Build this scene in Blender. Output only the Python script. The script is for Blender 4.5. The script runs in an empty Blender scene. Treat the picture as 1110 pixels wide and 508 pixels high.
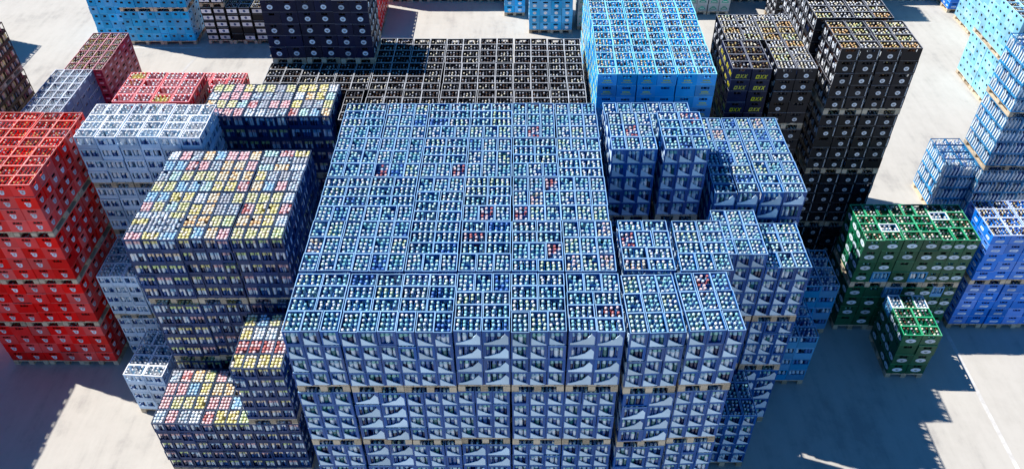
import bpy, math, random
import numpy as np
from mathutils import Matrix, Vector
random.seed(7)
R = math.radians
S = bpy.context.scene
COL = S.collection

# ------------------------------------------------------------------ camera, sky, sun, exposure
CAM_H, PITCH, F_PX, W_PX = 14.53, 0.7242, 878.52, 1110.0
cd = bpy.data.cameras.new('camera')
cd.sensor_width = 36.0
cd.lens = 36.0 * F_PX / W_PX
cd.shift_x = -8.19 / W_PX
cd.clip_start = 0.1
cd.clip_end = 2000
cam = bpy.data.objects.new('camera', cd)
cam.location = (0, 0, CAM_H)
cam.rotation_euler = (math.pi / 2 - PITCH, 0, 0)
COL.objects.link(cam)
S.camera = cam

SUN_TRAVEL = Vector((0.765, -0.265, -1.0)).normalized()
SUN_EL = math.asin(-SUN_TRAVEL.z)
SUN_ROT = math.atan2(-SUN_TRAVEL.x, -SUN_TRAVEL.y)
w = bpy.data.worlds.new('World')
S.world = w
w.use_nodes = True
nt = w.node_tree
bg = nt.nodes['Background']
sky = nt.nodes.new('ShaderNodeTexSky')
sky.sky_type = 'NISHITA'
sky.sun_disc = False
sky.sun_elevation = SUN_EL
sky.sun_rotation = SUN_ROT
sky.air_density = 1.0
sky.dust_density = 0.0
sky.ozone_density = 6.0
sat = nt.nodes.new('ShaderNodeHueSaturation')     # the deep clear blue of the day
sat.inputs['Saturation'].default_value = 1.25
nt.links.new(sky.outputs[0], sat.inputs['Color'])
nt.links.new(sat.outputs[0], bg.inputs[0])
bg.inputs[1].default_value = 0.085
sl = bpy.data.lights.new('sun', 'SUN')
sl.energy = 5.0
sl.angle = R(0.5)
sl.color = (1.0, 0.955, 0.885)
so = bpy.data.objects.new('sun', sl)
so.rotation_euler = SUN_TRAVEL.to_track_quat('-Z', 'Y').to_euler()
so.location = (-30, 10, 40)
COL.objects.link(so)
vs = S.view_settings
vs.view_transform = 'Standard'
vs.look = 'None'
vs.exposure = 0.54
vs.gamma = 1.0
S.cycles.max_bounces = 6
S.cycles.diffuse_bounces = 3
S.cycles.glossy_bounces = 2
S.cycles.transmission_bounces = 2
S.cycles.use_denoising = True


# ------------------------------------------------------------------ materials
def node(nt, t, **kw):
    n = nt.nodes.new(t)
    for k, v in kw.items():
        setattr(n, k, v)
    return n


def plastic(name, col, rough=0.42, worn=0.0, spec=0.28):
    m = bpy.data.materials.new(name)
    m.use_nodes = True
    nt = m.node_tree
    b = nt.nodes['Principled BSDF']
    b.inputs['Roughness'].default_value = rough
    b.inputs['Specular IOR Level'].default_value = spec
    geo = node(nt, 'ShaderNodeNewGeometry')
    big = node(nt, 'ShaderNodeTexNoise')
    big.inputs['Scale'].default_value = 2.2
    big.inputs['Detail'].default_value = 2
    fine = node(nt, 'ShaderNodeTexNoise')
    fine.inputs['Scale'].default_value = 38
    fine.inputs['Detail'].default_value = 3
    nt.links.new(geo.outputs['Position'], big.inputs['Vector'])
    nt.links.new(geo.outputs['Position'], fine.inputs['Vector'])
    oi = node(nt, 'ShaderNodeObjectInfo')
    # overall brightness varies a little from crate to crate and over the yard
    a = node(nt, 'ShaderNodeMath', operation='MULTIPLY_ADD')
    nt.links.new(oi.outputs['Random'], a.inputs[0])
    a.inputs[1].default_value = 0.44
    a.inputs[2].default_value = 0.52
    a2 = node(nt, 'ShaderNodeMath', operation='MULTIPLY_ADD')
    nt.links.new(big.outputs['Fac'], a2.inputs[0])
    a2.inputs[1].default_value = 0.5
    nt.links.new(a.outputs[0], a2.inputs[2])
    hsv = node(nt, 'ShaderNodeHueSaturation')
    hsv.inputs['Color'].default_value = (*col, 1)
    nt.links.new(a2.outputs[0], hsv.inputs['Value'])
    m7 = node(nt, 'ShaderNodeMath', operation='MULTIPLY')
    nt.links.new(oi.outputs['Random'], m7.inputs[0])
    m7.inputs[1].default_value = 7.31
    fr = node(nt, 'ShaderNodeMath', operation='FRACT')
    nt.links.new(m7.outputs[0], fr.inputs[0])
    sm = node(nt, 'ShaderNodeMapRange')
    sm.inputs['To Min'].default_value = 0.88
    sm.inputs['To Max'].default_value = 1.08
    nt.links.new(fr.outputs[0], sm.inputs['Value'])
    nt.links.new(sm.outputs[0], hsv.inputs['Saturation'])
    mix = node(nt, 'ShaderNodeMix', data_type='RGBA')
    ramp = node(nt, 'ShaderNodeMapRange')
    ramp.inputs['From Min'].default_value = 0.5
    ramp.inputs['From Max'].default_value = 0.8
    ramp.inputs['To Max'].default_value = 0.10 + worn
    nt.links.new(fine.outputs['Fac'], ramp.inputs['Value'])
    nt.links.new(ramp.outputs[0], mix.inputs['Factor'])
    nt.links.new(hsv.outputs[0], mix.inputs[6])
    mix.inputs[7].default_value = (*[min(1, c * 0.8 + 0.05) for c in col], 1)
    nt.links.new(mix.outputs[2], b.inputs['Base Color'])
    return m


def simple(name, col, rough=0.3, spec=0.5, metal=0.0):
    m = bpy.data.materials.new(name)
    m.use_nodes = True
    b = m.node_tree.nodes['Principled BSDF']
    nt = m.node_tree
    geo = node(nt, 'ShaderNodeNewGeometry')
    n = node(nt, 'ShaderNodeTexNoise')
    n.inputs['Scale'].default_value = 25
    nt.links.new(geo.outputs['Position'], n.inputs['Vector'])
    hsv = node(nt, 'ShaderNodeHueSaturation')
    hsv.inputs['Color'].default_value = (*col, 1)
    mr = node(nt, 'ShaderNodeMapRange')
    mr.inputs['To Min'].default_value = 0.7
    mr.inputs['To Max'].default_value = 1.3
    nt.links.new(n.outputs['Fac'], mr.inputs['Value'])
    nt.links.new(mr.outputs[0], hsv.inputs['Value'])
    nt.links.new(hsv.outputs[0], b.inputs['Base Color'])
    b.inputs['Roughness'].default_value = rough
    b.inputs['Specular IOR Level'].default_value = spec
    b.inputs['Metallic'].default_value = metal
    return m


M = {}
P_ = lambda n, c, **k: M.__setitem__(n, plastic(n, c, **k))
S_ = lambda n, c, **k: M.__setitem__(n, simple(n, c, **k))
P_('water_body', (0.002, 0.084, 0.34))
P_('water_rim', (0.26, 0.48, 0.72))
P_('water_panel', (0.58, 0.76, 0.91))
P_('juice_body', (0.003, 0.036, 0.15))
P_('juice_rim', (0.05, 0.085, 0.15))
P_('red_body', (0.88, 0.008, 0.006))
P_('red_rim', (0.86, 0.30, 0.26), worn=0.2)  # paler than the body: sun on the top edge, besides wear, put into colour
P_('pale_body', (0.52, 0.68, 0.86))
P_('pale_rim', (0.86, 0.88, 0.93))
P_('rose_body', (0.8, 0.012, 0.03))
P_('rose_rim', (0.86, 0.27, 0.28))
P_('maroon_body', (0.30, 0.006, 0.045))
P_('maroon_rim', (0.62, 0.30, 0.34))
P_('navy_body', (0.07, 0.11, 0.26))
P_('navy_rim', (0.62, 0.68, 0.78))
P_('black_body', (0.009, 0.010, 0.016), spec=0.2)
P_('black_rim', (0.46, 0.47, 0.49), worn=0.2)
P_('grey_rim', (0.27, 0.28, 0.32), worn=0.2)
P_('oxx_body', (0.006, 0.011, 0.045), spec=0.2)
P_('azure_body', (0.001, 0.36, 0.8))
P_('azure_rim', (0.26, 0.72, 0.88))
P_('royal_body', (0.001, 0.19, 0.78))
P_('royal_rim', (0.55, 0.66, 0.90))
P_('green_body', (0.004, 0.095, 0.045))
P_('green_rim', (0.06, 0.4, 0.2))
P_('sky_body', (0.26, 0.58, 0.8))
P_('sky_rim', (0.5, 0.78, 0.92))
P_('cyan_body', (0.001, 0.42, 0.86))
P_('cyan_rim', (0.35, 0.72, 0.92))
P_('soda_body', (0.02, 0.28, 0.6))
P_('soda_rim', (0.30, 0.52, 0.80))
P_('stripe_body', (0.004, 0.27, 0.6))
P_('stripe_rim', (0.02, 0.05, 0.13))
P_('brown_body', (0.045, 0.018, 0.014))
P_('silver_body', (0.36, 0.44, 0.46))
P_('silver_rim', (0.55, 0.66, 0.66))
P_('white_print', (0.80, 0.82, 0.86))
P_('cool_print', (0.64, 0.76, 0.88))
P_('yellow_print', (0.80, 0.72, 0.03))
P_('teal_print', (0.02, 0.35, 0.25))
P_('ink', (0.03, 0.03, 0.05))
P_('red_print', (0.7, 0.03, 0.03))
for n, c in dict(mint=(0.58, 0.82, 0.76), white=(0.84, 0.86, 0.88), teal=(0.26, 0.60, 0.68), lime=(0.66, 0.80, 0.52), blue=(0.10, 0.24, 0.62), sky=(0.36, 0.60, 0.80),
                 pink=(0.86, 0.52, 0.54), red=(0.62, 0.06, 0.06), yellow=(0.82, 0.74, 0.32), orange=(0.86, 0.54, 0.26), cream=(0.84, 0.76, 0.58), gold=(0.58, 0.44, 0.16),
                 grey=(0.45, 0.47, 0.52), aqua=(0.36, 0.68, 0.82), haze=(0.54, 0.66, 0.77), dark=(0.05, 0.05, 0.06), rust=(0.50, 0.16, 0.15), dusty=(0.78, 0.58, 0.58), olive=(0.72, 0.72, 0.40), brown=(0.10, 0.045, 0.02)).items():
    S_('cap_' + n, c, rough=0.35)
for n, c in dict(clear=(0.24, 0.50, 0.68), green=(0.20, 0.54, 0.50), deep=(0.06, 0.18, 0.46), ice=(0.44, 0.68, 0.78), amber=(0.055, 0.022, 0.010), smoke=(0.05, 0.05, 0.055), milk=(0.84, 0.85, 0.86),
                 pinkish=(0.82, 0.50, 0.50), yellowish=(0.86, 0.78, 0.32), bluish=(0.48, 0.72, 0.90), peach=(0.86, 0.68, 0.48), rosy=(0.36, 0.10, 0.12), limey=(0.66, 0.80, 0.32)).items():
    S_('glass_' + n, c, rough=0.12, spec=0.9)
for n, c in dict(navy=(0.02, 0.09, 0.30), pine=(0.02, 0.14, 0.16), label=(0.74, 0.82, 0.90), night=(0.008, 0.02, 0.08)).items():  # lower bottle parts: shade inside the crates put into colour; label also stands for highlights
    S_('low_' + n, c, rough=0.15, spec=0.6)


def wood(name, c1, c2):
    m = bpy.data.materials.new(name)
    m.use_nodes = True
    nt = m.node_tree
    b = nt.nodes['Principled BSDF']
    b.inputs['Roughness'].default_value = 0.8
    tc = node(nt, 'ShaderNodeTexCoord')
    mp = node(nt, 'ShaderNodeMapping')
    mp.inputs['Scale'].default_value = (18, 2.5, 18)
    n = node(nt, 'ShaderNodeTexNoise')
    n.inputs['Scale'].default_value = 3
    n.inputs['Detail'].default_value = 5
    oi = node(nt, 'ShaderNodeObjectInfo')
    ad = node(nt, 'ShaderNodeMath', operation='ADD')
    nt.links.new(tc.outputs['Object'], mp.inputs[0])
    nt.links.new(mp.outputs[0], n.inputs['Vector'])
    mul = node(nt, 'ShaderNodeMath', operation='MULTIPLY')
    nt.links.new(oi.outputs['Random'], mul.inputs[0])
    mul.inputs[1].default_value = 0.5
    nt.links.new(n.outputs['Fac'], ad.inputs[0])
    nt.links.new(mul.outputs[0], ad.inputs[1])
    rp = node(nt, 'ShaderNodeValToRGB')
    rp.color_ramp.elements[0].position = 0.4
    rp.color_ramp.elements[0].color = (*c1, 1)
    rp.color_ramp.elements[1].position = 0.9
    rp.color_ramp.elements[1].color = (*c2, 1)
    nt.links.new(ad.outputs[0], rp.inputs[0])
    nt.links.new(rp.outputs[0], b.inputs['Base Color'])
    return m


M['wood'] = wood('wood', (0.26, 0.20, 0.13), (0.68, 0.57, 0.42))


def ground_mat():
    m = bpy.data.materials.new('concrete_yard')
    m.use_nodes = True
    nt = m.node_tree
    b = nt.nodes['Principled BSDF']
    b.inputs['Roughness'].default_value = 0.9
    b.inputs['Specular IOR Level'].default_value = 0.2
    geo = node(nt, 'ShaderNodeNewGeometry')
    n1 = node(nt, 'ShaderNodeTexNoise')
    n1.inputs['Scale'].default_value = 0.35
    n1.inputs['Detail'].default_value = 6
    n1.inputs['Roughness'].default_value = 0.62
    n2 = node(nt, 'ShaderNodeTexNoise')
    n2.inputs['Scale'].default_value = 3.0
    n2.inputs['Detail'].default_value = 8
    n2.inputs['Roughness'].default_value = 0.7
    mp = node(nt, 'ShaderNodeMapping')
    mp.inputs['Rotation'].default_value = (0, 0, 0.5)
    mp.inputs['Scale'].default_value = (2.2, 0.35, 1)
    n3 = node(nt, 'ShaderNodeTexNoise')     # tyre scuffs drawn out along one way
    n3.inputs['Scale'].default_value = 1.6
    n3.inputs['Detail'].default_value = 5
    n3.inputs['Roughness'].default_value = 0.65
    nt.links.new(geo.outputs['Position'], n1.inputs['Vector'])
    nt.links.new(geo.outputs['Position'], n2.inputs['Vector'])
    nt.links.new(geo.outputs['Position'], mp.inputs[0])
    nt.links.new(mp.outputs[0], n3.inputs['Vector'])
    a = node(nt, 'ShaderNodeMath', operation='MULTIPLY_ADD')
    nt.links.new(n2.outputs['Fac'], a.inputs[0])
    a.inputs[1].default_value = 0.5
    nt.links.new(n1.outputs['Fac'], a.inputs[2])
    a3 = node(nt, 'ShaderNodeMath', operation='MULTIPLY_ADD')
    nt.links.new(n3.outputs['Fac'], a3.inputs[0])
    a3.inputs[1].default_value = 0.75
    nt.links.new(a.outputs[0], a3.inputs[2])
    rp = node(nt, 'ShaderNodeValToRGB')
    rp.color_ramp.elements[0].position = 0.88 / 1.5
    rp.color_ramp.elements[0].color = (0.36, 0.343, 0.318, 1)
    rp.color_ramp.elements[1].position = 1.26 / 1.5
    rp.color_ramp.elements[1].color = (0.485, 0.462, 0.42, 1)
    e = rp.color_ramp.elements.new(1.06 / 1.5)
    e.color = (0.45, 0.428, 0.388, 1)
    dv = node(nt, 'ShaderNodeMath', operation='DIVIDE')
    nt.links.new(a3.outputs[0], dv.inputs[0])
    dv.inputs[1].default_value = 1.5
    nt.links.new(dv.outputs[0], rp.inputs[0])
    nt.links.new(rp.outputs[0], b.inputs['Base Color'])
    bp = node(nt, 'ShaderNodeBump')
    bp.inputs['Strength'].default_value = 0.15
    nt.links.new(n2.outputs['Fac'], bp.inputs['Height'])
    nt.links.new(bp.outputs[0], b.inputs['Normal'])
    return m


M['ground'] = ground_mat()
def worn_paint():
    m = plastic('line_paint', (0.55, 0.54, 0.52), rough=0.85)
    nt = m.node_tree
    b = nt.nodes['Principled BSDF']
    src = b.inputs['Base Color'].links[0].from_socket
    geo = node(nt, 'ShaderNodeNewGeometry')
    n = node(nt, 'ShaderNodeTexNoise')
    n.inputs['Scale'].default_value = 5
    n.inputs['Detail'].default_value = 8
    n.inputs['Roughness'].default_value = 0.75
    nt.links.new(geo.outputs['Position'], n.inputs['Vector'])
    mr = node(nt, 'ShaderNodeMapRange')
    mr.inputs['From Min'].default_value = 0.30
    mr.inputs['From Max'].default_value = 0.58
    nt.links.new(n.outputs['Fac'], mr.inputs['Value'])
    mx = node(nt, 'ShaderNodeMix', data_type='RGBA')
    nt.links.new(mr.outputs[0], mx.inputs['Factor'])
    mx.inputs[6].default_value = (0.42, 0.40, 0.375, 1)
    nt.links.new(src, mx.inputs[7])
    nt.links.new(mx.outputs[2], b.inputs['Base Color'])
    return m


M['line'] = worn_paint()


# ------------------------------------------------------------------ mesh builder
class MB:
    def __init__(s):
        s.v, s.f, s.m, s.mats = [], [], [], []

    def mi(s, mat):
        if mat not in s.mats:
            s.mats.append(mat)
        return s.mats.index(mat)

    def face(s, pts, mat):
        i = len(s.v)
        s.v += pts
        s.f.append(list(range(i, i + len(pts))))
        s.m.append(s.mi(mat))

    def hexa(s, p, mat, skip=()):
        """p: eight corners, bottom four counter-clockwise then top four."""
        i = len(s.v)
        s.v += p
        k = s.mi(mat)
        for n, q in enumerate(((3, 2, 1, 0), (4, 5, 6, 7), (0, 1, 5, 4), (1, 2, 6, 5), (2, 3, 7, 6), (3, 0, 4, 7))):
            if n in skip:
                continue
            s.f.append([i + j for j in q])
            s.m.append(k)

    def box(s, x0, x1, y0, y1, z0, z1, mat, skip=()):
        s.hexa([(x0, y0, z0), (x1, y0, z0), (x1, y1, z0), (x0, y1, z0), (x0, y0, z1), (x1, y0, z1), (x1, y1, z1), (x0, y1, z1)], mat, skip)

    def prism(s, fn, pts, n0, n1, mat):
        """pts: (u, v) counter-clockwise seen from outside; fn maps (u, v, n) to a point; closed back left out."""
        k = s.mi(mat)
        i = len(s.v)
        n = len(pts)
        s.v += [fn(u, v, n1) for u, v in pts] + [fn(u, v, n0) for u, v in pts]
        s.f.append(list(range(i, i + n)))
        s.m.append(k)
        for a in range(n):
            b = (a + 1) % n
            s.f.append([i + a, i + n + a, i + n + b, i + b])
            s.m.append(k)

    def lathe(s, cx, cy, prof, sides, mats, turn=0.0, lean=(0, 0)):
        """prof: (r, z) upwards; mats: material for each band, last one caps the top."""
        i = len(s.v)
        for r, z in prof:
            for a in range(sides):
                t = 2 * math.pi * a / sides + turn
                s.v.append((cx + r * math.cos(t) + lean[0] * z, cy + r * math.sin(t) + lean[1] * z, z))
        for j in range(len(prof) - 1):
            k = s.mi(mats[j])
            for a in range(sides):
                b = (a + 1) % sides
                s.f.append([i + j * sides + a, i + j * sides + b, i + (j + 1) * sides + b, i + (j + 1) * sides + a])
                s.m.append(k)
        s.f.append([i + (len(prof) - 1) * sides + a for a in range(sides)])
        s.m.append(s.mi(mats[-1]))

    def arrays(s):
        return (np.array(s.v, np.float32).reshape(-1, 3), np.array([len(f) for f in s.f], np.int32), np.array([j for f in s.f for j in f], np.int32), np.array(s.m, np.int32), list(s.mats))

    def mesh(s, name, smooth=False):
        return mesh_from(name, *s.arrays(), smooth=smooth)


def mesh_from(name, v, tot, loops, mi, mats, smooth=False):
    me = bpy.data.meshes.new(name)
    me.vertices.add(len(v))
    me.vertices.foreach_set('co', v.astype(np.float32).ravel())
    me.loops.add(len(loops))
    me.loops.foreach_set('vertex_index', loops)
    me.polygons.add(len(tot))
    st = np.zeros(len(tot), np.int32)
    st[1:] = np.cumsum(tot)[:-1]
    me.polygons.foreach_set('loop_start', st)
    me.polygons.foreach_set('loop_total', tot)
    me.polygons.foreach_set('material_index', mi)
    me.polygons.foreach_set('use_smooth', np.full(len(tot), smooth, bool))
    for m in mats:
        me.materials.append(M[m])
    me.update(calc_edges=True)
    return me


def merge(items):
    """items: (arrays, 4x4 matrix). One set of arrays."""
    V, T, L, I, mats, off = [], [], [], [], [], 0
    for (v, t, l, mi, ms), mx in items:
        a = np.array(mx, np.float32)
        V.append(v @ a[:3, :3].T + a[:3, 3])
        T.append(t)
        L.append(l + off)
        off += len(v)
        for m in ms:
            if m not in mats:
                mats.append(m)
        I.append(np.array([mats.index(m) for m in ms], np.int32)[mi])
    return np.concatenate(V), np.concatenate(T), np.concatenate(L), np.concatenate(I), mats


# ------------------------------------------------------------------ crates: one maker, one row of settings per kind
# local crate: long side a along x, short side b along y, base at z = 0; faces f: 0 = -y, 1 = +x, 2 = +y, 3 = -x
def face_fn(a, b, f):
    if f == 0:
        return (lambda u, v, n: (u, -b / 2 - n, v)), a
    if f == 1:
        return (lambda u, v, n: (a / 2 + n, u, v)), b
    if f == 2:
        return (lambda u, v, n: (-u, b / 2 + n, v)), a
    return (lambda u, v, n: (-a / 2 - n, -u, v)), b


def fbox(mb, fn, u0, u1, v0, v1, n0, n1, mat):
    mb.hexa([fn(u0, v0, n1), fn(u1, v0, n1), fn(u1, v0, n0), fn(u0, v0, n0), fn(u0, v1, n1), fn(u1, v1, n1), fn(u1, v1, n0), fn(u0, v1, n0)], mat)


def wall(mb, a, b, f, h, holes, t, body):
    """a wall of height h with rectangular holes in one row: [(u0, u1)], v0, v1 as fractions."""
    fn, wd = face_fn(a, b, f)
    e = wd / 2 if f in (1, 3) else wd / 2 - t
    if not holes:
        fbox(mb, fn, -e, e, 0, h, -t, 0, body)
        return
    spans, v0, v1 = holes
    v0, v1 = v0 * h, v1 * h
    fbox(mb, fn, -e, e, 0, v0, -t, 0, body)
    if v1 < h - 1e-4:
        fbox(mb, fn, -e, e, v1, h, -t, 0, body)
    u = -e
    for s0, s1 in spans:
        s0, s1 = s0 * wd - wd / 2, s1 * wd - wd / 2
        if s0 > u:
            fbox(mb, fn, u, s0, v0, v1, -t, 0, body)
        u = s1
    if u < e:
        fbox(mb, fn, u, e, v0, v1, -t, 0, body)


def shell(k):
    mb = MB()
    a, b, h = k['a'], k['b'], k['h']
    t = 0.012
    hr = h - 0.005
    for f in range(4):
        wall(mb, a, b, f, hr, k['holes'][f % 2], t, k['body'])
    mb.box(-a / 2 + t, a / 2 - t, -b / 2 + t, b / 2 - t, 0.004, 0.014, k['body'])
    r = k.get('rimw', 0.014)
    o = 0.0006
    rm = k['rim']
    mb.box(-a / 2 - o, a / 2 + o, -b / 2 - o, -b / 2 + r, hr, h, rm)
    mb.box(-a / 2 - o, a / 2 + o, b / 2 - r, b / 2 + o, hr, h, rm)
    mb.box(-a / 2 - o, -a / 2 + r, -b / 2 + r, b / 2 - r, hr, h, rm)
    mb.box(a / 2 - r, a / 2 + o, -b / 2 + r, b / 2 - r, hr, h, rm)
    d = k.get('div', 0)
    for i in range(1, d):            # cross walls inside, seen as bars between the bottles
        x = -a / 2 + a * i / d
        mb.box(x - 0.004, x + 0.004, -b / 2 + t, b / 2 - t, 0.014, hr - k.get('divh', 0.022), k['body'])
    for f in range(4):               # stacking ribs at the corners
        if k.get('ribs'):
            fn, wd = face_fn(a, b, f)
            for u in (-wd / 2 + 0.012, wd / 2 - 0.012):
                fbox(mb, fn, u - 0.008, u + 0.008, 0.01, hr - 0.004, 0, 0.004, k['body'])
    return mb


def bottle_prof(k, mats):
    r, H, rn, rc = k['br'], k['bh'], k['bn'], k['bc']
    z = 0.016
    prof = [(r, z), (r, z + H * 0.55), (rn * 1.25, z + H * 0.78), (rn, z + H * 0.90), (rc, z + H * 0.905), (rc * 0.92, z + H)]
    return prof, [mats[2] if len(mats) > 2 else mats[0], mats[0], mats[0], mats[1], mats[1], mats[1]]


def bottle_spots(k):
    nx, ny = k['grid']
    a, b = k['a'] - 0.03, k['b'] - 0.03
    return [((i + 0.5) * a / nx - a / 2, (j + 0.5) * b / ny - b / 2) for i in range(nx) for j in range(ny)]


def bottles(k, flav, rng, gap=0.0):
    mb = MB()
    for x, y in bottle_spots(k):
        if rng.random() < gap:
            continue
        cap = rng.choice(flav[1])
        gl = rng.choice(flav[2])
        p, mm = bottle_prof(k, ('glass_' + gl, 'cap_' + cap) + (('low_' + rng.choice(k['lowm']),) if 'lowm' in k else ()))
        dz = rng.choice((-0.014, -0.006, -0.003, 0.0, 0.002, 0.004))
        mb.lathe(x + rng.uniform(-.003, .003), y + rng.uniform(-.003, .003), [(r, z + dz * (i > 1)) for i, (r, z) in enumerate(p)], k.get('sides', 6), mm, rng.random(), (rng.gauss(0, k.get('lean', .022)), rng.gauss(0, k.get('lean', .022))))
    return mb


def curve(fn, n=7):
    return [(i / n, fn(i / n)) for i in range(n + 1)]


def pr_swoosh(mb, k, faces=range(4)):
    a, b, h = k['a'], k['b'], k['h']
    for f in faces:
        fn, wd = face_fn(a, b, f)
        if f % 2:      # short side: falls in a curve from the left
            top = curve(lambda t: 0.08 + 0.48 * (1 - t) ** 1.5)
        else:          # long side: climbs to a peak at the right
            top = [(0, .15), (.18, .17), (.36, .25), (.52, .36), (.62, .40), (.72, .56), (.84, .76), (.90, .66), (1, .50)]
        lo = 0.03
        pts = [(-wd / 2 + 0.004, lo * h), (wd / 2 - 0.004, lo * h)] + [((t - 0.5) * (wd - 0.008), v * h) for t, v in reversed(top)]
        mb.prism(fn, pts, -0.010, 0.003, k['panel'])


def disc(mb, fn, u, v, ru, rv, mat, n=10, d=0.003):
    mb.prism(fn, [(u + ru * math.cos(2 * math.pi * i / n), v + rv * math.sin(2 * math.pi * i / n)) for i in range(n)], 0, d, mat)


def bars(mb, fn, u0, u1, v0, v1, n, mat, rng, d=0.003):
    wd = (u1 - u0) / n
    for i in range(n):
        e = rng.uniform(0.1, 0.3) * wd
        fbox(mb, fn, u0 + i * wd + e, u0 + (i + 1) * wd - e * .4, v0, v1 - rng.choice((0, 0, .2, .3)) * (v1 - v0), 0, d, mat)


def pr_badge(mb, k, faces=range(4)):
    """round pale emblem with a darker mark on it"""
    rng = random.Random(3)
    for f in faces:
        fn, wd = face_fn(k['a'], k['b'], f)
        h = k['h']
        s = k.get('badge', 0.17) * h
        cv = k.get('badge_v', 0.34) * h
        disc(mb, fn, 0, cv, s * k.get('badge_w', 1.15), s, k['print'], 12)
        if k.get('badge_mark', True):
            fbox(mb, fn, -s * .6, s * .55, cv - s * .12, cv + s * .16, 0.003, 0.0045, k.get('mark', 'ink'))
            fbox(mb, fn, -s * .3, s * .3, cv - s * .5, cv - s * .3, 0.003, 0.0045, k.get('mark', 'ink'))


def pr_side(mb, k, faces=range(4)):
    """upright lettering along one edge of the face, too small to read"""
    rng = random.Random(3)
    for f in faces:
        fn, wd = face_fn(k['a'], k['b'], f)
        h = k['h']
        for i in range(7):
            v = h * (0.10 + 0.115 * i)
            fbox(mb, fn, wd * .40, wd * .45, v, v + h * rng.uniform(.05, .085), 0, 0.003, 'white_print')


def pr_redface(mb, k, faces=range(4)):
    """white head-shaped emblem under the hand hole"""
    for f in faces:
        fn, wd = face_fn(k['a'], k['b'], f)
        h = k['h']
        disc(mb, fn, 0.006, 0.36 * h, 0.050, 0.19 * h, 'cool_print', 12)
        disc(mb, fn, -0.034, 0.50 * h, 0.026, 0.07 * h, 'white_print', 8)
        disc(mb, fn, 0.042, 0.46 * h, 0.022, 0.08 * h, 'white_print', 8)
        fbox(mb, fn, -0.012, 0.022, 0.30 * h, 0.36 * h, 0.003, 0.0045, 'red_print')
        fbox(mb, fn, -0.006, 0.028, 0.42 * h, 0.46 * h, 0.003, 0.0045, 'red_print')


def pr_label(mb, k, faces=range(4)):
    """pale lettering strip under the hand hole"""
    rng = random.Random(5)
    for f in faces:
        fn, wd = face_fn(k['a'], k['b'], f)
        h = k['h']
        bars(mb, fn, -wd * .20, wd * .20, .36 * h, .50 * h, 5, k['print'], rng)
        fbox(mb, fn, -wd * .28, wd * .28, .22 * h, .26 * h, 0, 0.003, k['print'])


def pr_smear(mb, k, faces=range(4)):
    for f in faces:
        fn, wd = face_fn(k['a'], k['b'], f)
        h = k['h']
        mb.prism(fn, [(-wd * .26, .26 * h), (wd * .18, .20 * h), (wd * .27, .34 * h), (wd * .22, .46 * h), (-wd * .2, .44 * h)], 0, 0.003, k['print'])
        fbox(mb, fn, -wd * .14, wd * .16, .31 * h, .35 * h, 0.003, 0.0045, 'royal_body')


def pr_oxx(mb, k, faces=range(4)):
    for f in faces:
        fn, wd = face_fn(k['a'], k['b'], f)
        h = k['h']
        s = min(1.0, wd / 0.38)
        v0, v1 = .14 * h, .46 * h
        sl = 0.02
        Y = 'yellow_print'

        def quad(p, d=0.003):
            mb.prism(fn, [(u * s + sl * (v - v0) / (v1 - v0), v) for u, v in p], 0, d, Y)
        u0, u1, t = -0.115, -0.045, 0.018
        tv = .085 * h
        quad([(u0, v0), (u1, v0), (u1, v0 + tv), (u0, v0 + tv)])
        quad([(u0, v1 - tv), (u1, v1 - tv), (u1, v1), (u0, v1)])
        quad([(u0, v0 + tv), (u0 + t, v0 + tv), (u0 + t, v1 - tv), (u0, v1 - tv)])
        quad([(u1 - t, v0 + tv), (u1, v0 + tv), (u1, v1 - tv), (u1 - t, v1 - tv)])
        for c in (0.005, 0.085):
            e = 0.036
            quad([(c - e, v0), (c - e + t, v0), (c + e, v1), (c + e - t, v1)])
            quad([(c + e - t, v0), (c + e, v0), (c - e + t, v1), (c - e, v1)], 0.0042)


def pr_plate(mb, k, faces=range(4)):
    """broad white plate with a round mark"""
    for f in faces:
        fn, wd = face_fn(k['a'], k['b'], f)
        h = k['h']
        fbox(mb, fn, -wd * .44, wd * .44, .16 * h, .72 * h, 0, 0.003, 'white_print')
        disc(mb, lambda u, v, n: fn(u, v, n + 0.003), 0, .46 * h, .05, .2 * h, k.get('mark', 'navy_body'), 10, 0.002)


def pr_hill(mb, k, faces=range(4)):
    for f in faces:
        fn, wd = face_fn(k['a'], k['b'], f)
        h = k['h']
        mb.prism(fn, [(-wd * .36, .28 * h), (wd * .36, .28 * h), (wd * .30, .46 * h), (wd * .08, .74 * h), (-wd * .08, .74 * h), (-wd * .30, .46 * h)], 0, 0.003, 'teal_print')
        fbox(mb, fn, -wd * .2, wd * .2, .40 * h, .50 * h, 0.003, 0.0045, 'silver_rim')


def pr_slash(mb, k, faces=range(4)):
    """slanting pale stripes of the bottle sleeves pressed against the open side"""
    for f in faces:
        fn, wd = face_fn(k['a'], k['b'], f)
        h = k['h']
        n = 4 if f % 2 == 0 else 3
        for i in range(n):
            c = (i + .5) / n * wd - wd / 2
            e = wd / n * .25
            mb.prism(fn, [(c - e * 1.2, .10 * h), (c + e * .4, .10 * h), (c + e * 1.5, .62 * h), (c - e * .2, .80 * h)], -0.004, 0.003, k['print'])


H1 = ([(.28, .72)], .68, .88)                     # one hand hole
WIN = ([(.12, .84)], .10, .88)                    # wide open side
WIN2 = ([(.08, .46), (.54, .92)], .34, .86)
WIN3 = ([(.08, .48), (.54, .93)], .22, .88)
SLOT = ([(.33, .67)], .52, .80)
K = {}


def kind(name, **k):
    k['name'] = name
    K[name] = k


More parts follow.
